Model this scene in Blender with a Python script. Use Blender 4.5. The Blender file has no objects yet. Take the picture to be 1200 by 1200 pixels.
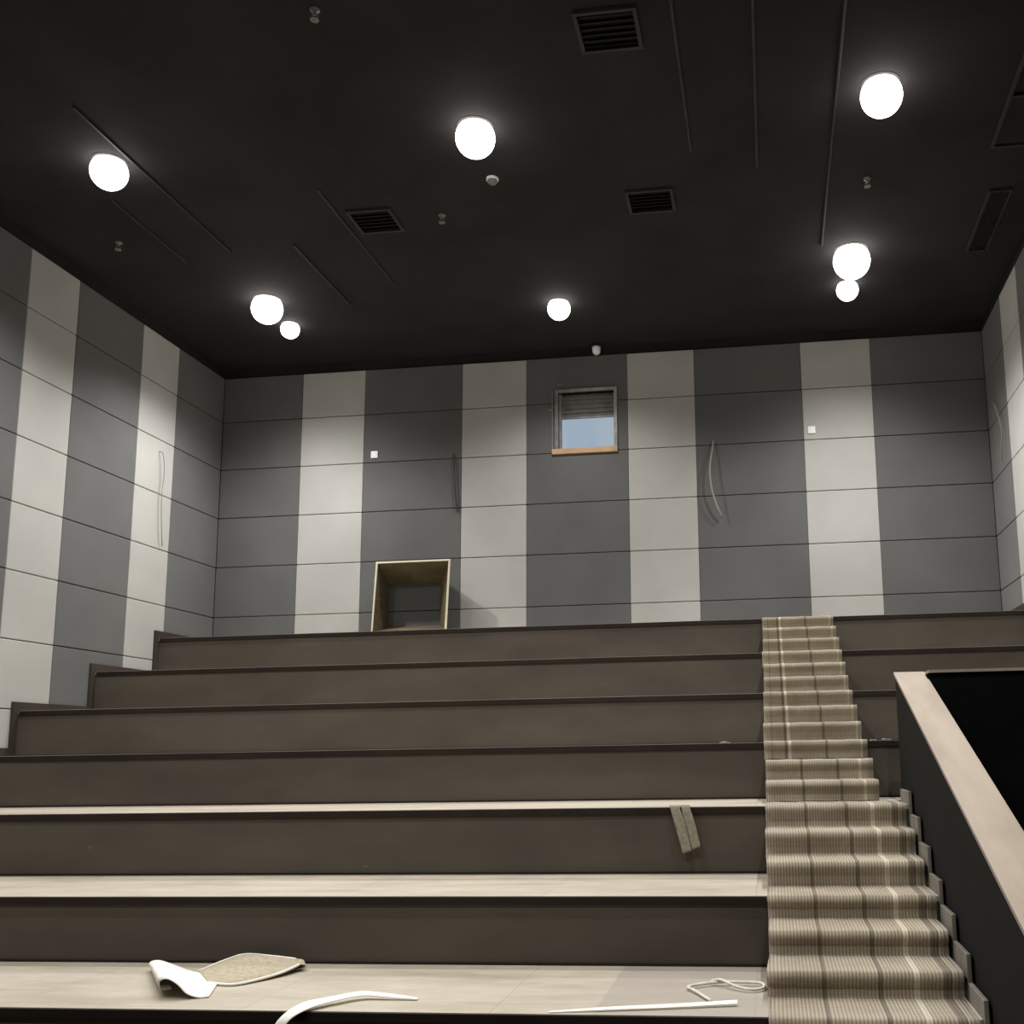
import bpy, bmesh, math, random
from mathutils import Vector, Matrix

random.seed(7)
SC = bpy.context.scene
COL = SC.collection

# ------------------------------------------------------------------ camera, world, exposure
F_PX = 1230.38
CAM_Z = 1.65
pitch, yaw, roll = math.radians(9.4797), math.radians(7.0092), math.radians(-0.99)
fw = Vector((-math.sin(yaw)*math.cos(pitch), math.cos(yaw)*math.cos(pitch), math.sin(pitch)))
rt = Vector((math.cos(yaw), math.sin(yaw), 0))
up = rt.cross(fw)
rt2 = rt*math.cos(roll) + up*math.sin(roll)
up2 = up*math.cos(roll) - rt*math.sin(roll)
cam_data = bpy.data.cameras.new('camera')
cam = bpy.data.objects.new('camera', cam_data)
COL.objects.link(cam)
cam_data.sensor_width = 36
cam_data.sensor_fit = 'HORIZONTAL'
cam_data.lens = 36*F_PX/1200
cam_data.shift_x = -0.1203*F_PX/1200
cam_data.shift_y = 0.0634*F_PX/1200
cam_data.clip_start = 0.05
cam.matrix_world = Matrix(((rt2.x, up2.x, -fw.x, 0), (rt2.y, up2.y, -fw.y, 0), (rt2.z, up2.z, -fw.z, CAM_Z), (0, 0, 0, 1)))
SC.camera = cam

W = bpy.data.worlds.new('world')
SC.world = W
W.use_nodes = True
W.node_tree.nodes['Background'].inputs[0].default_value = (0.9, 0.9, 1.0, 1)
W.node_tree.nodes['Background'].inputs[1].default_value = 0.01
SC.view_settings.view_transform = 'Standard'
SC.view_settings.look = 'None'
SC.view_settings.exposure = 0.0
SC.view_settings.gamma = 1.0
SC.view_settings.use_curve_mapping = False
SC.cycles.max_bounces = 6
SC.cycles.diffuse_bounces = 4
SC.cycles.sample_clamp_indirect = 4.0
SC.cycles.use_denoising = True

LAMP_POWER = 350.0        # each ceiling downlight
LAMP_COLOR = (1.0, 0.98, 0.955)

# ------------------------------------------------------------------ dimensions
XL, XR, YB = -7.24, 2.80, 12.93
ZC = 6.95
TY = [11.695, 10.545, 9.413, 8.293, 7.186, 6.086, 4.976]      # front edge of each tier, top to bottom
TZ = [3.112, 2.625, 2.163, 1.722, 1.294, 0.860, 0.483]        # tread height of each tier
CL, CR, CR2 = -0.0586, 0.717, 0.848                           # carpet edges
ROW0, ROWH, ZTOP = 3.512, 0.6677, 6.81
YF = -4.0

# ------------------------------------------------------------------ node helpers
def lin(c):
    return tuple((v/12.92 if v <= 0.04045 else ((v+0.055)/1.055)**2.4) for v in [x/255 for x in c]) + (1.0,)

class NT:
    def __init__(s, name):
        s.m = bpy.data.materials.new(name)
        s.m.use_nodes = True
        s.t = s.m.node_tree
        s.n = s.t.nodes
        s.b = s.n['Principled BSDF']
        s.tc = None
    def coord(s, kind='Object'):
        if s.tc is None: s.tc = s.n.new('ShaderNodeTexCoord')
        return s.tc.outputs[kind]
    def link(s, a, b): s.t.links.new(a, b)
    def put(s, sock, v):
        if isinstance(v, bpy.types.NodeSocket): s.link(v, sock)
        else: sock.default_value = v
    def math(s, op, a, b=0.0, c=0.0):
        n = s.n.new('ShaderNodeMath'); n.operation = op
        for i, v in enumerate((a, b, c)): s.put(n.inputs[i], v)
        return n.outputs[0]
    def xyz(s, v=None):
        n = s.n.new('ShaderNodeSeparateXYZ'); s.link(v or s.coord(), n.inputs[0])
        return n.outputs
    def noise(s, scale, detail=4, rough=0.55, stretch=(1, 1, 1)):
        mp = s.n.new('ShaderNodeMapping'); s.link(s.coord(), mp.inputs[0]); mp.inputs['Scale'].default_value = stretch
        n = s.n.new('ShaderNodeTexNoise'); s.link(mp.outputs[0], n.inputs['Vector'])
        n.inputs['Scale'].default_value = scale; n.inputs['Detail'].default_value = detail; n.inputs['Roughness'].default_value = rough
        return n.outputs['Fac']
    def mix(s, fac, a, b, mode='MIX'):
        n = s.n.new('ShaderNodeMix'); n.data_type = 'RGBA'; n.blend_type = mode
        s.put(n.inputs[0], fac); s.put(n.inputs[6], a); s.put(n.inputs[7], b)
        return n.outputs[2]
    def ramp(s, fac, stops):
        n = s.n.new('ShaderNodeValToRGB'); s.link(fac, n.inputs[0])
        e = n.color_ramp.elements
        while len(e) < len(stops): e.new(0.5)
        for el, (p, c) in zip(e, stops):
            el.position = p; el.color = c
        return n.outputs[0]
    def bump(s, h, strength=0.3, dist=0.01):
        n = s.n.new('ShaderNodeBump'); n.inputs['Strength'].default_value = strength; n.inputs['Distance'].default_value = dist
        s.link(h, n.inputs['Height']); s.link(n.outputs[0], s.b.inputs['Normal'])
    def fin(s, color, rough=0.8, spec=0.3, metal=0.0):
        s.put(s.b.inputs['Base Color'], color)
        s.put(s.b.inputs['Roughness'], rough)
        s.b.inputs['Specular IOR Level'].default_value = spec
        s.b.inputs['Metallic'].default_value = metal
        return s.m

def mottled(name, c1, c2, scale, rough=0.85, spec=0.2, stretch=(1, 1, 1), bump=0.0, lo=0.35, hi=0.65, metal=0.0):
    k = NT(name)
    f = k.noise(scale, 5, 0.6, stretch)
    col = k.ramp(f, [(lo, lin(c1)), (hi, lin(c2))])
    if bump:
        k.bump(k.noise(scale*12, 3, 0.6, stretch), bump, 0.004)
    return k.fin(col, rough, spec, metal)

def fabric(name, c1, c2):
    k = NT(name)
    f = k.noise(1.3, 3, 0.5)
    col = k.ramp(f, [(0.35, lin(c1)), (0.68, lin(c2))])
    g = k.noise(260, 2, 0.5)
    k.bump(g, 0.35, 0.002)
    k.b.inputs['Sheen Weight'].default_value = 0.15
    return k.fin(col, 0.95, 0.1)

M = {}
M['light_panel'] = fabric('light_grey_fabric', (171, 170, 166), (180, 179, 175))
M['dark_panel'] = fabric('charcoal_fabric', (95, 95, 95), (102, 102, 101))
M['wall'] = mottled('wall_backing', (34, 33, 32), (40, 39, 37), 2)
M['ceiling'] = mottled('black_ceiling_paint', (42, 40, 41), (50, 48, 49), 1.2, 0.9, 0.15, bump=0.1)
M['ceiling_metal'] = mottled('black_ceiling_metal', (44, 43, 41), (54, 52, 50), 4, 0.6, 0.3)
M['black'] = mottled('matt_black', (18, 18, 17), (24, 23, 22), 3, 0.85, 0.2)
M['void'] = mottled('black_void_paint', (14, 14, 14), (18, 18, 17), 3, 0.95, 0.05)
M['floor'] = mottled('dark_floor', (70, 64, 58), (92, 86, 78), 3, 0.9, 0.15)
k = NT('dark_brown_grey_board')
rb = k.ramp(k.noise(0.9, 5, 0.6, (1, 1, 2.5)), [(0.35, lin((74, 67, 60))), (0.65, lin((86, 79, 70)))])
sc = k.math('MULTIPLY', k.math('GREATER_THAN', k.noise(2.3, 6, 0.7, (1, 1, 2.2)), 0.70), 0.35)
M['riser'] = k.fin(k.mix(sc, rb, lin((128, 122, 110))), 0.7, 0.25)
M['nosing'] = mottled('dark_nosing', (34, 27, 23), (42, 34, 29), 2, 0.7, 0.2)
M['parapet_cap'] = mottled('pale_timber_board', (150, 135, 119), (168, 154, 138), 1.6, 0.6, 0.3, (3, 0.6, 1), bump=0.05)
M['hood_timber'] = mottled('raw_plywood', (206, 200, 172), (220, 214, 190), 3, 0.75, 0.2, (1, 1, 4))
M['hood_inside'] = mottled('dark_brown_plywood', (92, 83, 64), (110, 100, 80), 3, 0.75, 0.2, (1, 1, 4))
M['dark_skirting'] = mottled('dark_skirting_board', (58, 51, 46), (68, 61, 55), 2, 0.7, 0.2)
M['white'] = mottled('white_plastic', (238, 238, 238), (246, 246, 246), 2, 0.4, 0.4)
M['grey_cable'] = mottled('grey_cable', (138, 135, 130), (156, 152, 146), 6, 0.5, 0.3)
M['dark_cable'] = mottled('dark_cable', (50, 50, 50), (62, 62, 62), 6, 0.5, 0.3)
M['metal'] = mottled('brushed_grey_metal', (112, 112, 110), (138, 137, 134), 9, 0.4, 0.5, metal=0.15)
M['window_wood'] = mottled('orange_timber', (176, 142, 108), (192, 160, 128), 6, 0.6, 0.3)
M['skirting'] = mottled('pale_grey_skirting', (122, 118, 108), (146, 141, 130), 5, 0.6, 0.3)
M['paper_white'] = mottled('white_backing_paper', (228, 225, 215), (242, 240, 232), 9, 0.8, 0.2)
M['strip_grey'] = mottled('grey_carpet_strip', (128, 122, 106), (150, 143, 126), 40, 0.9, 0.1)
M['paper_beige'] = mottled('beige_carpet_offcut', (160, 150, 130), (182, 172, 150), 40, 0.95, 0.1)
M['debris'] = mottled('pale_debris', (200, 198, 188), (225, 222, 212), 30, 0.9, 0.1)

# dusty plywood treads: board joints, dust blotches and scuffed darker boards
k = NT('dusty_plywood')
f = k.noise(1.1, 6, 0.62, (1, 3.2, 1))
col = k.ramp(f, [(0.30, lin((156, 147, 132))), (0.50, lin((180, 171, 154))), (0.70, lin((193, 185, 168)))])
X, Y, Z = k.xyz()
g = k.noise(6, 5, 0.7, (1, 5, 1))
col = k.mix(k.math('MULTIPLY', k.math('SUBTRACT', g, 0.42), 1.1), col, lin((140, 128, 118)))
jx = k.math('ABSOLUTE', k.math('SUBTRACT', k.math('FRACT', k.math('MULTIPLY', k.math('ADD', X, 20.86), 1/1.22)), 0.5))
joint = k.math('GREATER_THAN', jx, 0.4975)
col = k.mix(k.math('MULTIPLY', joint, 0.35), col, lin((110, 100, 92)))
# greyer, scuffed board at the aisle end
bd = k.math('MULTIPLY', k.math('GREATER_THAN', X, -0.86), k.math('LESS_THAN', Z, 0.7))
col = k.mix(k.math('MULTIPLY', bd, 0.55), col, lin((150, 141, 133)))
k.bump(g, 0.1, 0.003)
M['tread'] = k.fin(col, 0.5, 0.45)

def carpet_mat(name, x0, w, lines, rib=0.45, tone=1.0):
    """ribbed wool runner: fine ribs across the width, a few darker / lighter plaid lines"""
    k = NT(name)
    X, Y, Z = k.xyz()
    u = k.math('DIVIDE', k.math('SUBTRACT', X, x0), w)
    base = k.ramp(k.noise(3.0, 4, 0.6), [(0.35, lin((164, 152, 134))), (0.65, lin((184, 173, 154)))])
    base = k.mix(1.0, base, (tone, tone, tone*0.98, 1), 'MULTIPLY')
    ribv = k.math('SINE', k.math('MULTIPLY', X, 2*math.pi/0.0175))
    ribf = k.math('MULTIPLY', k.math('GREATER_THAN', ribv, -0.05), rib)
    col = k.mix(ribf, base, lin((92, 78, 62)))
    # faint crosswise weave rows
    rows = k.math('SINE', k.math('MULTIPLY', k.math('ADD', Y, Z), 2*math.pi/0.05))
    col = k.mix(k.math('MULTIPLY', k.math('GREATER_THAN', rows, 0.55), 0.16), col, lin((90, 78, 62)))
    for (c, hw, dark, amt) in lines:
        d = k.math('LESS_THAN', k.math('ABSOLUTE', k.math('SUBTRACT', u, c)), hw)
        col = k.mix(k.math('MULTIPLY', d, amt), col, lin((62, 52, 42)) if dark else lin((214, 204, 180)))
    k.bump(ribv, 0.5, 0.003)
    k.b.inputs['Sheen Weight'].default_value = 0.35
    return k.fin(col, 0.95, 0.08)
M['carpet_a'] = carpet_mat('carpet_ribbed_upper', CL, CR-CL, [(0.215, 0.013, True, 0.58), (0.25, 0.015, False, 0.6), (0.08, 0.008, True, 0.3), (0.61, 0.013, True, 0.55), (0.95, 0.01, False, 0.4)], 0.24, 0.84)
M['carpet_b'] = carpet_mat('carpet_ribbed_middle', CL, CR-CL, [(0.344, 0.013, True, 0.58), (0.68, 0.013, True, 0.55), (0.885, 0.014, False, 0.5)], 0.26, 0.9)
M['carpet_c'] = carpet_mat('carpet_ribbed_lower', CL, CR2-CL, [(0.29, 0.010, True, 0.58), (0.58, 0.012, True, 0.58), (0.765, 0.016, False, 0.6), (0.925, 0.022, True, 0.6), (0.98, 0.012, True, 0.25)], 0.42)

k = NT('lamp_glow')
k.b.inputs['Emission Color'].default_value = (1.0, 0.97, 0.90, 1)
k.b.inputs['Emission Strength'].default_value = 9.0
M['lamp'] = k.fin((0.9, 0.9, 0.88, 1), 0.5)
k = NT('emissive_booth_wall')
bf = k.noise(2.0, 2, 0.4)
bc = k.ramp(bf, [(0.35, lin((155, 174, 192))), (0.65, lin((170, 181, 192)))])
k.link(bc, k.b.inputs['Emission Color'])
k.b.inputs['Emission Strength'].default_value = 0.95
M['booth_glow'] = k.fin((0.1, 0.1, 0.1, 1), 0.8)
k = NT('clear_glass')
k.b.inputs['Transmission Weight'].default_value = 1.0
k.b.inputs['IOR'].default_value = 1.05
M['glass'] = k.fin((0.95, 0.97, 1.0, 1), 0.02, 0.5)

# ------------------------------------------------------------------ mesh helpers
def box(bm, x0, x1, y0, y1, z0, z1, bevel=0.0):
    r = bmesh.ops.create_cube(bm, size=1.0)
    vs = r['verts']
    for v in vs:
        v.co = Vector(((x0+x1)/2 + v.co.x*(x1-x0), (y0+y1)/2 + v.co.y*(y1-y0), (z0+z1)/2 + v.co.z*(z1-z0)))
    if bevel:
        es = list({e for v in vs for e in v.link_edges})
        bmesh.ops.bevel(bm, geom=es, offset=bevel, segments=2, profile=0.5, affect='EDGES')

def prism(bm, pts, axis, a, b):
    """extrude a polygon (list of 2D points) along axis from a to b"""
    def P(p, t):
        if axis == 'x': return Vector((t, p[0], p[1]))
        if axis == 'y': return Vector((p[0], t, p[1]))
        return Vector((p[0], p[1], t))
    A = [bm.verts.new(P(p, a)) for p in pts]
    B = [bm.verts.new(P(p, b)) for p in pts]
    n = len(pts)
    bm.faces.new(A); bm.faces.new(B[::-1])
    for i in range(n):
        bm.faces.new((A[i], B[i], B[(i+1) % n], A[(i+1) % n]))

def hexa(bm, q0, q1):
    """solid between two quads"""
    A = [bm.verts.new(Vector(p)) for p in q0]; B = [bm.verts.new(Vector(p)) for p in q1]
    bm.faces.new(A); bm.faces.new(B[::-1])
    for i in range(4): bm.faces.new((A[i], B[i], B[(i+1) % 4], A[(i+1) % 4]))

def lathe(bm, prof, c, seg=32):
    """prof: list of (r, z) turned around the vertical axis through c"""
    rings = []
    for r, z in prof:
        if r < 1e-6: rings.append([bm.verts.new(Vector((c[0], c[1], c[2]+z)))])
        else: rings.append([bm.verts.new(Vector((c[0]+r*math.cos(2*math.pi*i/seg), c[1]+r*math.sin(2*math.pi*i/seg), c[2]+z))) for i in range(seg)])
    for A, B in zip(rings, rings[1:]):
        for i in range(seg):
            j = (i+1) % seg
            if len(A) == 1 and len(B) == 1: continue
            if len(A) == 1: bm.faces.new((A[0], B[i], B[j]))
            elif len(B) == 1: bm.faces.new((A[i], B[0], A[j]))
            else: bm.faces.new((A[i], B[i], B[j], A[j]))

def smooth_pts(pts, n=8):
    out = []
    P = [Vector(p) for p in pts]
    for i in range(len(P)-1):
        p0, p1, p2, p3 = P[max(i-1, 0)], P[i], P[i+1], P[min(i+2, len(P)-1)]
        for s in range(n):
            t = s/n
            out.append(0.5*((2*p1)+(p2-p0)*t+(2*p0-5*p1+4*p2-p3)*t*t+(3*p1-p0-3*p2+p3)*t**3))
    out.append(P[-1])
    return out

def tube(bm, pts, r, seg=8, n=8):
    P = smooth_pts(pts, n)
    rings = []
    for i, p in enumerate(P):
        d = (P[min(i+1, len(P)-1)]-P[max(i-1, 0)]).normalized()
        a = d.cross(Vector((0.3, 0.5, 0.81))).normalized(); b = d.cross(a)
        rings.append([bm.verts.new(p+r*(math.cos(2*math.pi*k/seg)*a+math.sin(2*math.pi*k/seg)*b)) for k in range(seg)])
    for A, B in zip(rings, rings[1:]):
        for i in range(seg): bm.faces.new((A[i], B[i], B[(i+1) % seg], A[(i+1) % seg]))
    bm.faces.new(rings[0]); bm.faces.new(rings[-1][::-1])

def ribbon(bm, pa, pb, th=0.003, n=8):
    """thin solid sheet between two edge paths"""
    A, B = smooth_pts(pa, n), smooth_pts(pb, n)
    m = 6
    top, bot = [], []
    for i in range(len(A)):
        d = A[min(i+1, len(A)-1)]-A[max(i-1, 0)]
        nrm = d.cross(B[i]-A[i]).normalized()*th/2
        top.append([bm.verts.new(A[i].lerp(B[i], j/m)+nrm) for j in range(m+1)])
        bot.append([bm.verts.new(A[i].lerp(B[i], j/m)-nrm) for j in range(m+1)])
    L = len(A)
    for i in range(L-1):
        for j in range(m):
            bm.faces.new((top[i][j], top[i+1][j], top[i+1][j+1], top[i][j+1]))
            bm.faces.new((bot[i][j], bot[i][j+1], bot[i+1][j+1], bot[i+1][j]))
        bm.faces.new((top[i][0], bot[i][0], bot[i+1][0], top[i+1][0]))
        bm.faces.new((top[i][m], top[i+1][m], bot[i+1][m], bot[i][m]))
    for j in range(m):
        bm.faces.new((top[0][j], top[0][j+1], bot[0][j+1], bot[0][j]))
        bm.faces.new((top[-1][j], bot[-1][j], bot[-1][j+1], top[-1][j+1]))

def obj(name, bm, mat, parent=None, smooth=False):
    bmesh.ops.recalc_face_normals(bm, faces=bm.faces)
    me = bpy.data.meshes.new(name); bm.to_mesh(me); bm.free()
    me.materials.append(mat)
    if smooth:
        for p in me.polygons: p.use_smooth = True
    o = bpy.data.objects.new(name, me); COL.objects.link(o)
    if parent is not None:
        o.parent = parent
        o.matrix_parent_inverse = Matrix.Translation(-parent.location)
    return o

def tag(o, label, cat, group=None):
    o['label'] = label; o['category'] = cat; o['kind'] = 'thing'
    if group: o['group'] = group
    return o

def thing(name, label, cat, loc, group=None):
    o = bpy.data.objects.new(name, None); COL.objects.link(o)
    o.location = loc; o.empty_display_size = 0.1
    return tag(o, label, cat, group)

def struct(name, bm, mat, parent=None, smooth=False):
    o = obj(name, bm, mat, parent, smooth)
    if parent is None: o['kind'] = 'structure'
    return o

def B(): return bmesh.new()

# ------------------------------------------------------------------ room shell
WX0, WX1, WZ0, WZ1 = -2.60, -1.87, 5.56, 6.32       # clear opening of the booth window
T = 0.03                                            # panel thickness
bm = B(); box(bm, XL-0.3, XR+0.3, YF-0.2, YB+1.5, -0.2, 0.0); struct('floor', bm, M['floor'])
bm = B(); box(bm, XL-0.3, XR+0.3, YF-0.2, YB+1.5, ZC, ZC+0.2); struct('ceiling', bm, M['ceiling'])
bm = B()
for r in [(XL-T-0.2, WX0, 0, ZC), (WX1, XR+T+0.2, 0, ZC), (WX0, WX1, 0, WZ0), (WX0, WX1, WZ1, ZC)]:
    box(bm, r[0], r[1], YB+T+0.004, YB+T+0.2, r[2], r[3])
struct('wall_back', bm, M['wall'])
bm = B(); box(bm, XL-T-0.2, XL-T-0.004, YF, YB+T, 0, ZC); struct('wall_left', bm, M['wall'])
bm = B(); box(bm, XR+T+0.004, XR+T+0.2, YF, YB+T, 0, ZC); struct('wall_right', bm, M['wall'])
bm = B(); box(bm, XL-T-0.2, XR+T+0.2, YF-0.2, YF, 0, ZC); struct('wall_front', bm, M['wall'])

# ------------------------------------------------------------------ acoustic panel columns
ZROWS = [ROW0 + ROWH*i for i in range(-5, 5)]       # joints
def row_spans(zlo):
    js = [zlo] + [z for z in ZROWS if z > zlo+0.06 and z < ZTOP-0.1] + [ZTOP]
    return list(zip(js, js[1:]))
def column(wall, a, b, zlo, light, label, hole=None):
    mat = M['light_panel'] if light else M['dark_panel']
    mid = (a+b)/2
    loc = (mid, YB, zlo) if wall == 'back' else ((XL if wall == 'left' else XR), mid, zlo)
    t = thing('acoustic_panel_column', label, 'wall panel', loc, 'acoustic panel columns on the %s wall' % wall)
    G, E = 0.004, 0.0015
    for z0, z1 in row_spans(zlo):
        bm = B()
        rects = [(a+E, b-E, z0+G, z1-G)]
        if hole and hole[2] < z1 and hole[3] > z0:
            hx0, hx1, hz0, hz1 = hole
            rects = []
            lo, hi = max(z0+G, hz0), min(z1-G, hz1)
            rects += [(a+E, hx0, z0+G, z1-G), (hx1, b-E, z0+G, z1-G)]
            if hz0 > z0+G: rects.append((hx0, hx1, z0+G, hz0))
            if hz1 < z1-G: rects.append((hx0, hx1, hz1, z1-G))
        for (p0, p1, q0, q1) in rects:
            bev = 0.008 if len(rects) == 1 else 0
            if wall == 'back': box(bm, p0, p1, YB, YB+T, q0, q1, bev)
            elif wall == 'left': box(bm, XL-T, XL, p0, p1, q0, q1, bev)
            else: box(bm, XR, XR+T, p0, p1, q0, q1, bev)
        obj('panel', bm, mat, t)
bx = [XL, -6.116, -5.238, -3.896, -3.027, -1.691, -0.818, 0.542, 1.417, XR]
blab = ['charcoal fabric panel column filling the left corner of the back wall',
        'pale grey fabric panel column on back wall, leftmost of the pale ones there',
        'charcoal panel column on back wall behind the open timber hood',
        'pale grey panel column on back wall just right of the open timber hood',
        'charcoal panel column on back wall pierced by the lit booth window',
        'pale grey panel column on back wall just right of the lit booth window',
        'charcoal panel column on back wall with the curved hanging grey cable',
        'pale grey panel column on back wall with a white cover plate, above the carpeted aisle',
        'charcoal panel column filling the right corner of the back wall']
for i in range(9):
    column('back', bx[i], bx[i+1], TZ[0], i % 2 == 1, blab[i], (WX0, WX1, WZ0, WZ1) if i == 4 else None)
ly = [YB, 11.81, 11.042, 9.86, 9.104, 7.92, 7.164, 5.98, 5.22]
llab = ['charcoal panel column on left wall in the corner beside the back wall',
        'pale grey panel column on left wall with a hanging cable, nearer the back corner',
        'charcoal panel column on left wall between the two pale columns',
        'pale grey panel column at left picture edge on left wall, without a cable',
        'charcoal panel column cut by the left picture edge on left wall']
for i in range(8):
    if i >= 5: lab = ['pale grey panel column on left wall beyond the charcoal one at the picture edge', 'charcoal panel column on left wall, second from the front end', 'pale grey panel column on left wall, frontmost of all'][i-5]
    else: lab = llab[i]
    column('left', ly[i+1], ly[i], 0.02, i % 2 == 1, lab)
ry = [YB, 11.90, 11.10, 9.92, 9.12, 7.94]
rlab = ['charcoal panel column on right wall in the corner beside the back wall',
        'brightly lit pale grey panel column on right wall at the right picture edge',
        'charcoal panel column on right wall just past the brightly lit pale one',
        'pale grey panel column on right wall, second pale one from the back corner',
        'charcoal panel column on right wall, farthest from the back corner']
for i in range(5):
    column('right', ry[i+1], ry[i], 0.02, i % 2 == 1, rlab[i])

# ------------------------------------------------------------------ seating tiers
ordn = ['topmost dark seating tier, directly below the back wall panels',
        'second dark seating tier from the top, its tread hidden above eye level',
        'third dark seating tier from the top, just above the top of the timber hand wall',
        'fourth dark seating tier from the top, beginning behind the end of the parapet',
        'fifth seating tier from the top, thin bright tread with a grey strip hanging over',
        'sixth seating tier from the top, bare bright plywood tread with nothing on it',
        'lowest seating tier with paper, offcuts and wire on its dusty plywood tread']
XA = 0.868                                          # where the lower tiers stop at the stair side
for i in range(7):
    yf, zt = TY[i], TZ[i]
    yb = YB if i == 0 else TY[i-1]
    x1 = XR if i < 4 else XA
    t = thing('seating_tier', ordn[i], 'seating tier', ((XL+x1)/2, yf, 0), 'stepped seating tiers')
    bm = B(); box(bm, XL+0.002, x1, yf, yb, 0, zt-0.03)
    if i == 4: box(bm, x1+0.001, XR, 7.815, yb, 0, zt-0.03)
    obj('riser', bm, M['riser'], t)
    bm = B(); box(bm, XL+0.002, x1, yf-0.004, yb, zt-0.03, zt)
    if i == 4: box(bm, x1+0.001, XR, 7.815, yb, zt-0.03, zt)
    obj('tread', bm, M['tread'], t)
    bm = B(); box(bm, XL+0.03, CL-0.004, yf-0.013, yf-0.005, zt-0.048, zt-0.003, 0.003)
    if i < 4: box(bm, CR+0.006, XR-0.03 if i < 3 else XR-0.03, yf-0.013, yf-0.005, zt-0.048, zt-0.003, 0.003)
    obj('nosing', bm, M['nosing'], t)
    zl = TZ[i+1] if i < 6 else 0.0
    bm = B(); box(bm, XL+0.03, CL-0.004, yf-0.012, yf-0.001, zl+0.001, zl+0.014)
    if i < 4: box(bm, CR+0.006, XR-0.03, yf-0.012, yf-0.001, zl+0.001, zl+0.014)
    obj('foot_gap_shadow', bm, M['nosing'], t)  # dark strip standing in for the shadow gap at the riser foot

# stepped skirting on the two side walls
def stepped_skirting(name, x0, x1, mat, n0, n1):
    bm = B(); h, d = 0.085, 0.09
    for i in range(n0, n1):
        yf, zt = TY[i], TZ[i]
        yb = YB if i == 0 else TY[i-1]-d
        zl = TZ[i+1] if i < 6 else 0.0
        box(bm, x0, x1, yf, yb, zt, zt+h)
        box(bm, x0, x1, yf-d, yf-0.024, zl, zt+h)
        box(bm, x0, x1, yf-0.024, yf, zt, zt+h)
    return struct(name, bm, mat)
stepped_skirting('baseboard_left', XL, XL+0.025, M['dark_skirting'], 0, 7)
stepped_skirting('baseboard_right', XR-0.025, XR, M['dark_skirting'], 0, 3)

# ------------------------------------------------------------------ aisle steps
def S(j):
    """front edge (y, z) of aisle step j; every third one is a tier"""
    q, r = divmod(j, 3)
    if q >= 6:
        a = (TY[6], TZ[6]); b = (TY[6]-1.11, 0.0)
    else: a = (TY[q], TZ[q]); b = (TY[q+1], TZ[q+1])
    t = r/3
    return (a[0]*(1-t)+b[0]*t, a[1]*(1-t)+b[1]*t)
flab = ['topmost tier', 'second tier from the top', 'third tier from the top', 'fourth tier from the top',
        'fifth tier from the top', 'sixth tier from the top', 'lowest tier']
CTH = 0.009
for q in range(7):
    x1 = CR-0.012 if q < 4 else CR2-0.012
    zl = TZ[q+1] if q < 6 else 0.0
    t = thing('step_block', 'dark two-step block under the carpet in front of the ' + flab[q], 'steps', ((CL+x1)/2, S(3*q+1)[0], zl), 'aisle step blocks')
    for r in (1, 2):
        y, z = S(3*q+r); yb = S(3*q+r-1)[0]
        bm = B(); box(bm, CL+0.012, x1, y, yb-0.024 if r == 1 else yb, zl, z)
        obj('step', bm, M['riser'], t)

# ------------------------------------------------------------------ carpet runners
def runner(label, j0, j1, x0, x1, mat, y_start=None, y_end=None):
    """carpet that follows steps j0..j1, front edges rounded"""
    pts = []; ids = []
    R_ = 0.030
    y, z = S(j0)
    ys = y_start if y_start is not None else S(j0-1)[0]-0.012-CTH
    pts.append((ys, z+CTH*0.5+0.001)); ids.append(j0)
    OV = 0.044
    for j in range(j0, j1+1):
        y, z = S(j)
        zz = z+CTH*0.5+0.001
        yf = y-OV
        # rounded nose
        for a in range(0, 6):
            an = math.radians(90+a*18)
            pts.append((yf+R_+R_*math.cos(an), zz-R_+R_*math.sin(an))); ids.append(j)
        pts.append((yf+0.004, zz-0.042)); ids.append(j)
        pts.append((yf+0.022, zz-0.062)); ids.append(j)
        zn = S(j+1)[1]+CTH*0.5+0.001
        pts.append((yf+0.030, zn+0.012)); ids.append(j)
        pts.append((yf+0.026, zn+(0.0 if j < j1 else 0.006))); ids.append(j+0.5)
    if y_end is not None: pts.append((y_end, S(j1+1)[1]+CTH*0.5+0.001)); ids.append(j1+1)
    rnd = random.Random(int(j0*13+5))
    off = {}
    bm = B(); rows = []
    NX = 14
    for (py, pz), jd in zip(pts, ids):
        kx = int(math.floor(jd))
        if kx not in off: off[kx] = (rnd.uniform(-0.007, 0.007), rnd.uniform(-0.006, 0.006))
        o0, o1 = off[kx]
        rows.append([bm.verts.new((x0+o0+(x1+o1-x0-o0)*i/NX, py, pz+0.0015*math.sin(i*1.7+kx*2.1))) for i in range(NX+1)])
    for A, C in zip(rows, rows[1:]):
        for i in range(NX): bm.faces.new((A[i], A[i+1], C[i+1], C[i]))
    o = obj('carpet_runner', bm, mat)
    # normals up / towards the room
    o.data.update()
    if o.data.polygons[0].normal.z < 0: o.data.flip_normals()
    md = o.modifiers.new('thickness', 'SOLIDIFY'); md.thickness = CTH; md.offset = 0
    for p in o.data.polygons: p.use_smooth = True
    return tag(o, label, 'carpet', 'striped carpet runners on the aisle steps')
runner('striped tan carpet runner on the upper narrow aisle steps up to the top tier', 0, 9, CL, CR, M['carpet_a'], y_start=12.5)
runner('short striped carpet piece on the two narrow steps above the wide lower flight', 10, 11, CL+0.004, CR+0.004, M['carpet_b'])
runner('wide ribbed striped carpet runner on the lower aisle steps beside the parapet', 12, 20, CL, CR2, M['carpet_c'], y_end=3.2)

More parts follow.
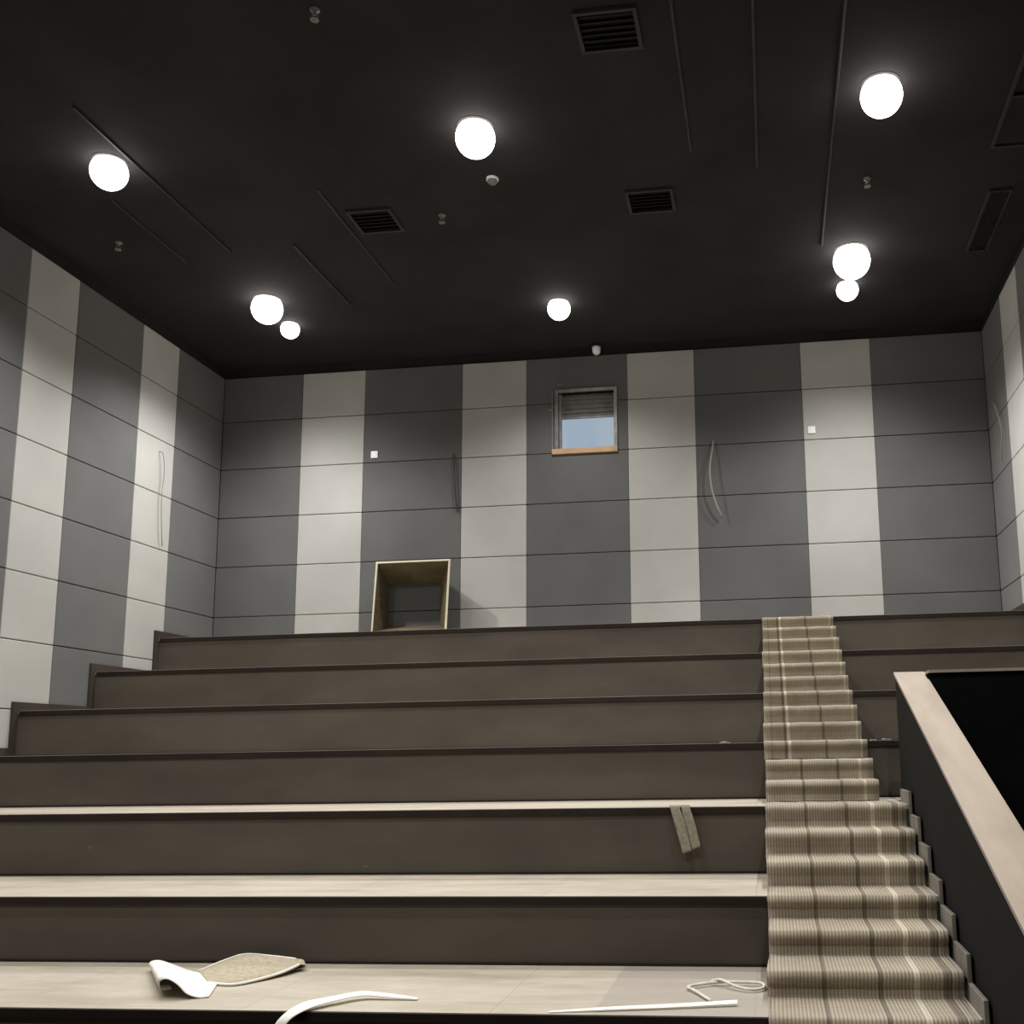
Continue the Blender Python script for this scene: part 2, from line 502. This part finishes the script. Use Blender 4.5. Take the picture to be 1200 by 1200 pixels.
# ------------------------------------------------------------------ skirting along the lower flight
t = thing('stair_skirting', 'pale grey stepped skirting pieces between lower carpet and black parapet', 'skirting', (0.885, 4.3, 0))
for j in range(12, 21):
    y, z = S(j); yb = S(j-1)[0]
    if j == 12: yb = 7.62
    zn = S(j+1)[1] if j < 20 else 0.0
    bm = B(); box(bm, 0.870, 0.892, y-0.028, yb-0.030, max(zn-0.02, 0.0), z+0.085, 0.002)
    obj('skirting_board', bm, M['skirting'], t)

# ------------------------------------------------------------------ parapet around the exit opening
def capz(y): return 2.2-0.335*(7.8-y)
PX0, PX1 = 0.905, 1.105
Y0, Y1 = 2.4, 7.81
t = thing('parapet_wall', 'black parapet wall with pale timber capping beside the carpeted stairs', 'wall', (1.0, 5, 0))
bm = B(); prism(bm, [(Y0, 0), (Y1, 0), (Y1, capz(Y1)-0.022), (Y0, capz(Y0)-0.022)], 'x', PX0, PX1)
obj('side_wall', bm, M['black'], t)
bm = B(); box(bm, PX1, XR, 7.61, 7.81, 0, 2.175)
obj('end_wall', bm, M['void'], t)
bm = B(); prism(bm, [(Y0, capz(Y0)-0.022), (Y1, capz(Y1)-0.022), (Y1, capz(Y1)), (Y0, capz(Y0))], 'x', 0.895, 1.113)
obj('sloping_cap', bm, M['parapet_cap'], t)
bm = B(); box(bm, 1.113, XR, 7.59, 7.81, 2.178, 2.198)
obj('end_cap', bm, M['parapet_cap'], t)

# black lining of the exit opening
bm = B(); box(bm, XR-0.02, XR, Y0, 7.61, 0, 2.15); struct('trim_1', bm, M['void'])

# ------------------------------------------------------------------ booth window
t = bpy.data.objects.new('window_1', None); COL.objects.link(t); t.location = (-2.25, YB, 5.5); t['kind'] = 'structure'
yo = YB-0.025
bm = B()
box(bm, WX0-0.045, WX0, yo, YB+0.24, WZ0-0.05, WZ1+0.045, 0.003)
box(bm, WX1, WX1+0.045, yo, YB+0.24, WZ0-0.05, WZ1+0.045, 0.003)
box(bm, WX0, WX1, yo, YB+0.24, WZ1, WZ1+0.045, 0.003)
# thin loose sealing strip along the left side
box(bm, WX0-0.085, WX0-0.072, yo, YB, WZ0-0.07, WZ1+0.03, 0.002)
obj('window_frame', bm, M['metal'], t)
bm = B(); box(bm, WX0-0.085, WX1+0.045, yo-0.01, YB+0.24, WZ0-0.07, WZ0, 0.004)
obj('window_sill', bm, M['window_wood'], t)
bm = B()
for q in range(5):
    z = WZ1-q*0.062
    hexa(bm, [(WX0, YB+0.06, z-0.078), (WX1, YB+0.06, z-0.078), (WX1, YB+0.068, z-0.078), (WX0, YB+0.068, z-0.078)],
             [(WX0, YB+0.08, z), (WX1, YB+0.08, z), (WX1, YB+0.088, z), (WX0, YB+0.088, z)])
obj('louvre', bm, M['metal'], t)
bm = B(); box(bm, WX0, WX0+0.035, YB+0.03, YB+0.055, WZ0, WZ1, 0.002); obj('inner_jamb', bm, M['metal'], t)
bm = B(); box(bm, WX0, WX1, YB+0.055, YB+0.085, WZ1-0.335, WZ1-0.318)
obj('louvre_rail', bm, M['metal'], t)
bm = B(); box(bm, WX0, WX1, YB+0.12, YB+0.126, WZ0, WZ1)
obj('pane', bm, M['glass'], t)
# booth wall behind: glows by its own emission, standing in for booth lighting
bm = B(); box(bm, -3.4, -1.1, YB+0.9, YB+0.95, 4.9, 6.9); struct('wall_booth', bm, M['booth_glow'])
# bolt ends by the frame
for (px, pz) in [(-2.59, 6.43), (-2.70, 6.10)]:
    bm = B(); box(bm, px-0.03, px+0.03, YB-0.02, YB, pz-0.012, pz+0.012, 0.004)
    obj('fixing_tab', bm, M['metal'], t)

# ------------------------------------------------------------------ splayed timber hood (projection port)
t = thing('timber_hood', 'open splayed plywood box standing against the back wall on the top tier', 'hood', (-4.4, 12.7, TZ[0]))
Ff = [(-4.905, 12.5, 3.114), (-3.935, 12.5, 3.114), (-3.894, 12.5, 4.090), (-4.857, 12.5, 4.090)]     # front outer
Bf = [(-4.90, 12.925, 3.28), (-4.12, 12.925, 3.28), (-4.12, 12.925, 3.90), (-4.90, 12.925, 3.90)]     # back outer
th = 0.022
Fi = [(-4.905+th, 12.5, 3.205), (-3.935-th, 12.5, 3.205), (-3.894-th, 12.5, 4.090-th), (-4.857+th, 12.5, 4.090-th)]
Bi = [(-4.845, 12.925, 3.315), (-4.163, 12.925, 3.315), (-4.163, 12.925, 3.87), (-4.845, 12.925, 3.87)]
names_ = ['bottom_board', 'right_board', 'top_board', 'left_board']
for i in range(4):
    j = (i+1) % 4
    bm = B(); hexa(bm, [Ff[i], Ff[j], Fi[j], Fi[i]], [Bf[i], Bf[j], Bi[j], Bi[i]])
    o = obj(names_[i], bm, M['hood_inside'], t)
bm = B()
e = 0.02
for i in range(4):
    j = (i+1) % 4
    def sh(p, dy): return (p[0], p[1]+dy, p[2])
    def inn(p, q): return tuple(p[k]+(q[k]-p[k])*1.0 for k in range(3))
    lo_i = Fi[i] if i else Fi[i]
    hexa(bm, [sh(Ff[i], -0.012), sh(Ff[j], -0.012), sh(Fi[j], -0.012), sh(Fi[i], -0.012)],
             [sh(Ff[i], -0.0005), sh(Ff[j], -0.0005), sh(Fi[j], -0.0005), sh(Fi[i], -0.0005)])
obj('edge_band', bm, M['hood_timber'], t)

# ------------------------------------------------------------------ small things on the walls
for px, pz, lab in [(-5.084, 5.622, 'small white square cover plate on dark panel above the timber hood'),
                    (0.643, 5.64, 'small white square cover plate on pale column above the aisle')]:
    bm = B(); box(bm, px-0.047, px+0.047, YB-0.014, YB-0.001, pz-0.047, pz+0.047, 0.004)
    box(bm, px-0.03, px+0.03, YB-0.018, YB-0.013, pz-0.03, pz+0.03, 0.002)
    tag(obj('cover_plate', bm, M['white'] ), lab, 'cover plate', 'white square cover plates on the back wall')

def cable(pts, r, mat, lab):
    bm = B(); tube(bm, pts, r)
    return tag(obj('hanging_cable', bm, mat, None, True), lab, 'cable', 'loose cables coming out of the wall panels')
cable([(-0.596, YB-0.013, 5.563), (-0.61, YB-0.05, 5.45), (-0.645, YB-0.10, 5.2), (-0.635, YB-0.12, 4.95), (-0.58, YB-0.10, 4.72), (-0.517, YB-0.07, 4.568)], 0.012, M['grey_cable'],
      'curved grey cable hanging on the back wall left of the aisle column')
cable([(-3.999, YB-0.011, 5.575), (-3.985, YB-0.03, 5.4), (-3.97, YB-0.035, 5.1), (-3.95, YB-0.03, 4.9), (-3.933, YB-0.02, 4.79)], 0.010, M['dark_cable'],
      'thin dark cable hanging straight on the back wall above the timber hood')
cable([(XL+0.007, 11.48, 5.36), (XL+0.05, 11.50, 5.33), (XL+0.06, 11.53, 5.1), (XL+0.05, 11.52, 4.8), (XL+0.05, 11.56, 4.4), (XL+0.03, 11.62, 4.22)], 0.006, M['grey_cable'],
      'grey cable hanging on the pale column of the left wall')
cable([(XR-0.007, 12.44, 5.725), (XR-0.05, 12.40, 5.70), (XR-0.06, 12.2, 5.55), (XR-0.05, 12.05, 5.25), (XR-0.05, 12.12, 5.0), (XR-0.03, 12.20, 4.92)], 0.006, M['skirting'],
      'short pale cable hanging on the right wall near the back corner')

t = thing('motion_sensor', 'small white motion sensor high on the back wall above the booth window', 'sensor', (-2.08, YB+T, 6.86))
bm = B(); box(bm, -2.11, -2.05, YB-0.02, YB+T, 6.84, 6.93, 0.004); obj('bracket', bm, M['white'], t)
bm = B(); lathe(bm, [(0, -0.075), (0.03, -0.07), (0.05, -0.045), (0.056, 0.0), (0.056, 0.03), (0, 0.032)], (-2.08, YB-0.075, 6.865), 20); obj('sensor_head', bm, M['white'], t, True)

# ------------------------------------------------------------------ ceiling lamps
def lamp(x, y, r, power, label):
    t = thing('ceiling_lamp', label, 'ceiling lamp', (x, y, ZC), 'round ceiling lamps')
    bm = B(); lathe(bm, [(r*0.80, 0), (r*0.93, 0), (r*0.93, -0.004), (r*0.80, -0.010), (r*0.80, 0)], (x, y, ZC), 40)
    obj('trim_ring', bm, M['ceiling_metal'], t, False)
    prof = [(0.96*r*math.sin(a*math.pi/20), -0.60*r+0.96*r*math.cos(a*math.pi/20)) for a in range(5, 21)]
    prof[0] = (prof[0][0], -0.004); prof[-1] = (0, prof[-1][1])
    bm = B(); lathe(bm, prof, (x, y, ZC), 40)
    obj('bloom_globe', bm, M['lamp'], t, True)  # globe made larger than the downlight to carry its bloom and ceiling halo
    ld = bpy.data.lights.new('lamp_light', 'SPOT')
    ld.energy = power; ld.color = LAMP_COLOR; ld.spot_size = math.radians(146); ld.spot_blend = 0.85; ld.shadow_soft_size = 0.06
    lo = bpy.data.objects.new('lamp_light', ld); COL.objects.link(lo)
    lo.parent = t; lo.location = (0, 0, -1.56*r-0.08)
LX = [-5.68, -2.31, 1.07]
P = LAMP_POWER
lamp(-5.679, 8.00, 0.165, P, 'glowing round ceiling lamp at upper left, nearest the left picture edge')
lamp(-2.314, 7.976, 0.175, P, 'glowing round ceiling lamp at upper centre beside the smoke detector')
lamp(1.07, 7.90, 0.175, P, 'glowing round ceiling lamp at upper right, topmost lamp in the photo')
lamp(-5.648, 10.933, 0.185, P*1.2, 'larger lamp of the touching pair at the left rear of the ceiling')
lamp(1.042, 10.767, 0.205, P*1.2, 'larger lamp of the merged pair at the right rear of the ceiling')
lamp(-5.698, 11.632, 0.118, P*0.38, 'smaller lamp of the touching pair at the left rear of the ceiling')
lamp(-2.311, 11.545, 0.14, P*0.55, 'single small ceiling lamp at rear centre above the booth window')
lamp(1.056, 11.592, 0.13, P*0.38, 'smaller lamp of the merged pair at the right rear of the ceiling')
for yy, rw in ((5.15, 'middle'), (2.2, 'front')):
    for x, cw in zip(LX, ('left', 'centre', 'right')):
        lamp(x, yy, 0.175, P, 'glowing round ceiling lamp in the %s of the %s row towards the front' % (cw, rw))

# ------------------------------------------------------------------ things on the ceiling
for (x, y, lab) in [(-3.053, 6.42, 'small pendent sprinkler at the top edge of the photo'),
                    (-6.498, 9.382, 'small sprinkler on the left of the ceiling over the first pale column'),
                    (-3.048, 9.362, 'small sprinkler at ceiling centre, below left of the smoke detector'),
                    (1.085, 9.325, 'small sprinkler on the right of the ceiling between the right lamps')]:
    t = thing('sprinkler', lab, 'sprinkler', (x, y, ZC), 'pendent fire sprinklers')
    bm = B(); lathe(bm, [(0, 0), (0.038, 0), (0.034, -0.012), (0.014, -0.016), (0.014, -0.04), (0, -0.042)], (x, y, ZC), 16); obj('escutcheon', bm, M['metal'], t, True)
    bm = B()
    for s in (-1, 1):
        tube(bm, [(x+s*0.012, y, ZC-0.038), (x+s*0.024, y, ZC-0.055), (x+s*0.004, y, ZC-0.078)], 0.004, 6, 4)
    obj('yoke_arms', bm, M['metal'], t)
    bm = B(); lathe(bm, [(0, -0.078), (0.032, -0.080), (0.032, -0.084), (0, -0.086)], (x, y, ZC), 16); obj('deflector', bm, M['metal'], t)

t = thing('smoke_detector', 'round white smoke detector on ceiling below the upper centre lamp', 'smoke detector', (-2.382, 8.786, ZC))
bm = B(); lathe(bm, [(0, 0), (0.058, 0), (0.058, -0.018), (0.05, -0.022), (0, -0.022)], (-2.382, 8.786, ZC), 24); obj('base', bm, M['white'], t, True)
bm = B(); lathe(bm, [(0.045, -0.022), (0.045, -0.04), (0.032, -0.055), (0, -0.06)], (-2.382, 8.786, ZC), 24); obj('sensor_cap', bm, M['metal'], t, True)

def vent(x0, x1, y0, y1, lab, along='x', n=6, name='ceiling_vent', wd=0.03):
    t = thing(name, lab, 'vent', ((x0+x1)/2, (y0+y1)/2, ZC), 'black ceiling vents')
    bm = B()
    for r in [(x0, x1, y0, y0+wd), (x0, x1, y1-wd, y1), (x0, x0+wd, y0+wd, y1-wd), (x1-wd, x1, y0+wd, y1-wd)]:
        box(bm, r[0], r[1], r[2], r[3], ZC-0.03, ZC, 0.002)
    obj('frame', bm, M['ceiling_metal'], t)
    bm = B()
    for q in range(n):
        if along == 'x':
            yy = y0+wd+(y1-y0-2*wd)*(q+0.5)/n
            hexa(bm, [(x0+wd, yy-0.014, ZC-0.024), (x1-wd, yy-0.014, ZC-0.024), (x1-wd, yy-0.010, ZC-0.024), (x0+wd, yy-0.010, ZC-0.024)],
                     [(x0+wd, yy+0.010, ZC), (x1-wd, yy+0.010, ZC), (x1-wd, yy+0.014, ZC), (x0+wd, yy+0.014, ZC)])
        else:
            xx = x0+wd+(x1-x0-2*wd)*(q+0.5)/n
            hexa(bm, [(xx-0.010, y0+wd, ZC-0.024), (xx-0.006, y0+wd, ZC-0.024), (xx-0.006, y1-wd, ZC-0.024), (xx-0.010, y1-wd, ZC-0.024)],
                     [(xx+0.006, y0+wd, ZC), (xx+0.010, y0+wd, ZC), (xx+0.010, y1-wd, ZC), (xx+0.006, y1-wd, ZC)])
    obj('louvre_blades', bm, M['ceiling_metal'] if along == 'y' else M['black'], t)
vent(-3.95, -3.50, 9.12, 9.57, 'square black ceiling vent left of centre, above the left pale columns')
vent(-1.24, -0.77, 6.70, 7.15, 'square black ceiling vent at the top edge right of centre')
vent(-1.20, -0.74, 9.18, 9.60, 'square black ceiling vent right of centre, above the booth window')
vent(2.27, 2.49, 9.70, 10.95, 'long narrow slatted ceiling grille beside the right wall', 'y', 7, 'linear_grille', 0.02)
t = thing('ceiling_hatch', 'black framed ceiling hatch at the right picture edge', 'hatch', (2.4, 8.4, ZC))
bm = B()
for r in [(2.13, 2.16, 7.5, 8.95), (2.16, 2.72, 8.92, 8.95), (2.16, 2.72, 8.18, 8.21), (2.69, 2.72, 8.21, 8.92)]:
    box(bm, r[0], r[1], r[2], r[3], ZC-0.03, ZC, 0.003)
obj('frame', bm, M['ceiling_metal'], t)
bm = B(); box(bm, 2.165, 2.685, 8.215, 8.915, ZC-0.012, ZC, 0.003); obj('door_leaf', bm, M['ceiling'], t)

for (x, y0, y1, lab) in [(-5.47, 7.2, 9.75, 'thin black conduit on ceiling running away beside the upper left lamp'),
                         (-6.05, 8.6, 9.9, 'short black conduit on ceiling nearest the left wall'),
                         (-4.05, 8.7, 10.75, 'thin black conduit on ceiling beside the left square vent'),
                         (-4.75, 9.7, 11.2, 'short black conduit on ceiling right of the left lamp pair'),
                         (-0.52, 6.4, 8.6, 'black conduit on ceiling right of the topmost square vent'),
                         (0.06, 6.2, 8.95, 'thin black conduit on ceiling between centre and right lamps'),
                         (0.72, 6.6, 10.6, 'long black conduit on ceiling just left of the right hand lamps')]:
    bm = B(); box(bm, x-0.011, x+0.011, y0, y1, ZC-0.018, ZC, 0.004)
    tag(obj('ceiling_conduit', bm, M['ceiling_metal']), lab, 'conduit', 'black conduits on the ceiling')

# ------------------------------------------------------------------ debris left on the tiers
Z7 = TZ[6]+0.002
# curled white-backed sheet
bm = B()
ribbon(bm, [(-3.07, 5.26, Z7+0.03), (-3.105, 5.22, Z7+0.035), (-3.09, 5.18, Z7+0.080), (-3.045, 5.17, Z7+0.096), (-2.985, 5.16, Z7+0.074), (-2.935, 5.17, Z7+0.026), (-2.88, 5.19, Z7+0.004), (-2.84, 5.21, Z7+0.006)],
           [(-3.52, 5.88, Z7+0.02), (-3.545, 5.84, Z7+0.025), (-3.52, 5.80, Z7+0.055), (-3.46, 5.79, Z7+0.065), (-3.36, 5.78, Z7+0.042), (-3.25, 5.76, Z7+0.016), (-3.14, 5.74, Z7+0.006), (-3.04, 5.72, Z7+0.008)], 0.005)
tag(obj('carpet_offcut', bm, M['paper_white'], None, True), 'curled white-backed sheet with dark hollow lying on the lowest tier', 'offcut')
t = thing('carpet_offcut', 'folded beige carpet offcut with white edges right of the curled white sheet', 'offcut', (-2.9, 5.7, TZ[6]))
fr = [(-3.02, 5.52, Z7+0.006), (-2.86, 5.47, Z7+0.008), (-2.77, 5.58, Z7+0.012), (-2.70, 5.72, Z7+0.022), (-2.66, 5.84, Z7+0.040)]
bk = [(-3.22, 5.78, Z7+0.012), (-3.14, 5.92, Z7+0.045), (-3.05, 5.985, Z7+0.066), (-2.88, 5.965, Z7+0.060), (-2.72, 5.93, Z7+0.052)]
bm = B(); ribbon(bm, fr, bk, 0.006); obj('sheet', bm, M['paper_beige'], t, True)
bm = B(); tube(bm, fr, 0.0075, 6, 6); obj('white_edge', bm, M['paper_white'], t, True)
bm = B(); tube(bm, bk, 0.006, 6, 6); obj('white_edge', bm, M['paper_white'], t, True)
bm = B()
ribbon(bm, [(-2.66, 5.84, Z7+0.040), (-2.635, 5.87, Z7+0.030), (-2.65, 5.86, Z7+0.015), (-2.72, 5.84, Z7+0.008)],
           [(-2.72, 5.93, Z7+0.052), (-2.69, 5.96, Z7+0.040), (-2.70, 5.95, Z7+0.020), (-2.78, 5.93, Z7+0.010)], 0.005, 5)
obj('fold', bm, M['paper_beige'], t, True)
# pale strip curling over the front edge
bm = B()
ribbon(bm, [(-1.76, 5.22, Z7+0.006), (-1.90, 5.235, Z7+0.02), (-2.05, 5.24, Z7+0.03), (-2.15, 5.14, Z7+0.03), (-2.26, 5.00, Z7+0.025), (-2.33, 4.91, Z7-0.03), (-2.36, 4.90, Z7-0.12), (-2.37, 4.92, Z7-0.2)],
           [(-1.76, 5.20, Z7+0.004), (-1.90, 5.20, Z7+0.012), (-2.03, 5.19, Z7+0.02), (-2.12, 5.09, Z7+0.02), (-2.20, 4.96, Z7+0.012), (-2.27, 4.89, Z7-0.03), (-2.30, 4.885, Z7-0.12), (-2.31, 4.90, Z7-0.2)], 0.004)
tag(obj('trim_strip', bm, M['paper_white'], None, True), 'pale strip curling over the front edge of the lowest tier', 'strip')
bm = B()
ribbon(bm, [(-1.06, 4.985, Z7+0.002), (-0.8, 5.03, Z7+0.005), (-0.5, 5.09, Z7+0.006), (-0.205, 5.16, Z7+0.010)],
           [(-1.06, 4.992, Z7+0.006), (-0.8, 5.05, Z7+0.014), (-0.5, 5.115, Z7+0.017), (-0.205, 5.19, Z7+0.020)], 0.004)
tag(obj('trim_strip', bm, M['paper_white'], None, False), 'long straight white strip lying near the aisle on the lowest tier', 'strip')
bm = B()
tube(bm, [(-0.33, 5.22, Z7+0.008), (-0.42, 5.42, Z7+0.010), (-0.46, 5.50, Z7+0.012), (-0.38, 5.57, Z7+0.014), (-0.30, 5.60, Z7+0.016), (-0.20, 5.60, Z7+0.016), (-0.10, 5.585, Z7+0.015), (-0.085, 5.50, Z7+0.013), (-0.14, 5.45, Z7+0.012), (-0.22, 5.49, Z7+0.018), (-0.30, 5.58, Z7+0.030), (-0.35, 5.62, Z7+0.016)], 0.0075, 8, 6)
tag(obj('wire_loop', bm, M['debris'], None, True), 'looped pale wire lying by the aisle carpet on the lowest tier', 'wire')

# grey folded strips hanging over the fifth tier
t = thing('carpet_strip', 'folded pair of grey carpet strips hanging over the fifth tier edge', 'strip', (-0.6, TY[4]-0.03, TZ[4]))
Y5 = TY[4]; Z5 = TZ[4]
def hang(xa, xb, xc, xd, zl, zr, nm):
    bm = B()
    ribbon(bm, [(xa-0.01, Y5+0.06, Z5+0.006), (xa, Y5-0.01, Z5+0.008), (xa+0.004, Y5-0.034, Z5-0.01), ((xa+xc)/2-0.006, Y5-0.045, Z5-0.12), (xc, Y5-0.055, zl)],
               [(xb-0.01, Y5+0.06, Z5+0.006), (xb, Y5-0.01, Z5+0.010), (xb+0.004, Y5-0.038, Z5-0.01), ((xb+xd)/2+0.004, Y5-0.055, Z5-0.12), (xd, Y5-0.062, zr)], 0.010)
    obj(nm, bm, M['strip_grey'], t, True)
hang(-0.693, -0.630, -0.610, -0.553, 0.995, 1.012, 'strip')
hang(-0.620, -0.560, -0.548, -0.492, 1.018, 1.040, 'strip')

# small crumbs of plaster / glue
def crumbs(cx, y, z, w, n, lab):
    bm = B()
    for q in range(n):
        x = cx+random.uniform(-w/2, w/2); s = random.uniform(0.008, 0.022)
        box(bm, x-s, x+s, y-0.006, y+0.010, z, z+random.uniform(0.004, 0.012), 0.001)
    o = obj('plaster_crumbs', bm, M['debris']); tag(o, lab, 'debris'); o['kind'] = 'stuff'
crumbs(-0.335, TY[3]+0.006, TZ[3], 0.12, 6, 'pale crumbs on the fourth tier edge left of the carpet')
crumbs(0.84, TY[3]+0.006, TZ[3], 0.16, 9, 'pale crumbs on the fourth tier edge between carpet and parapet')
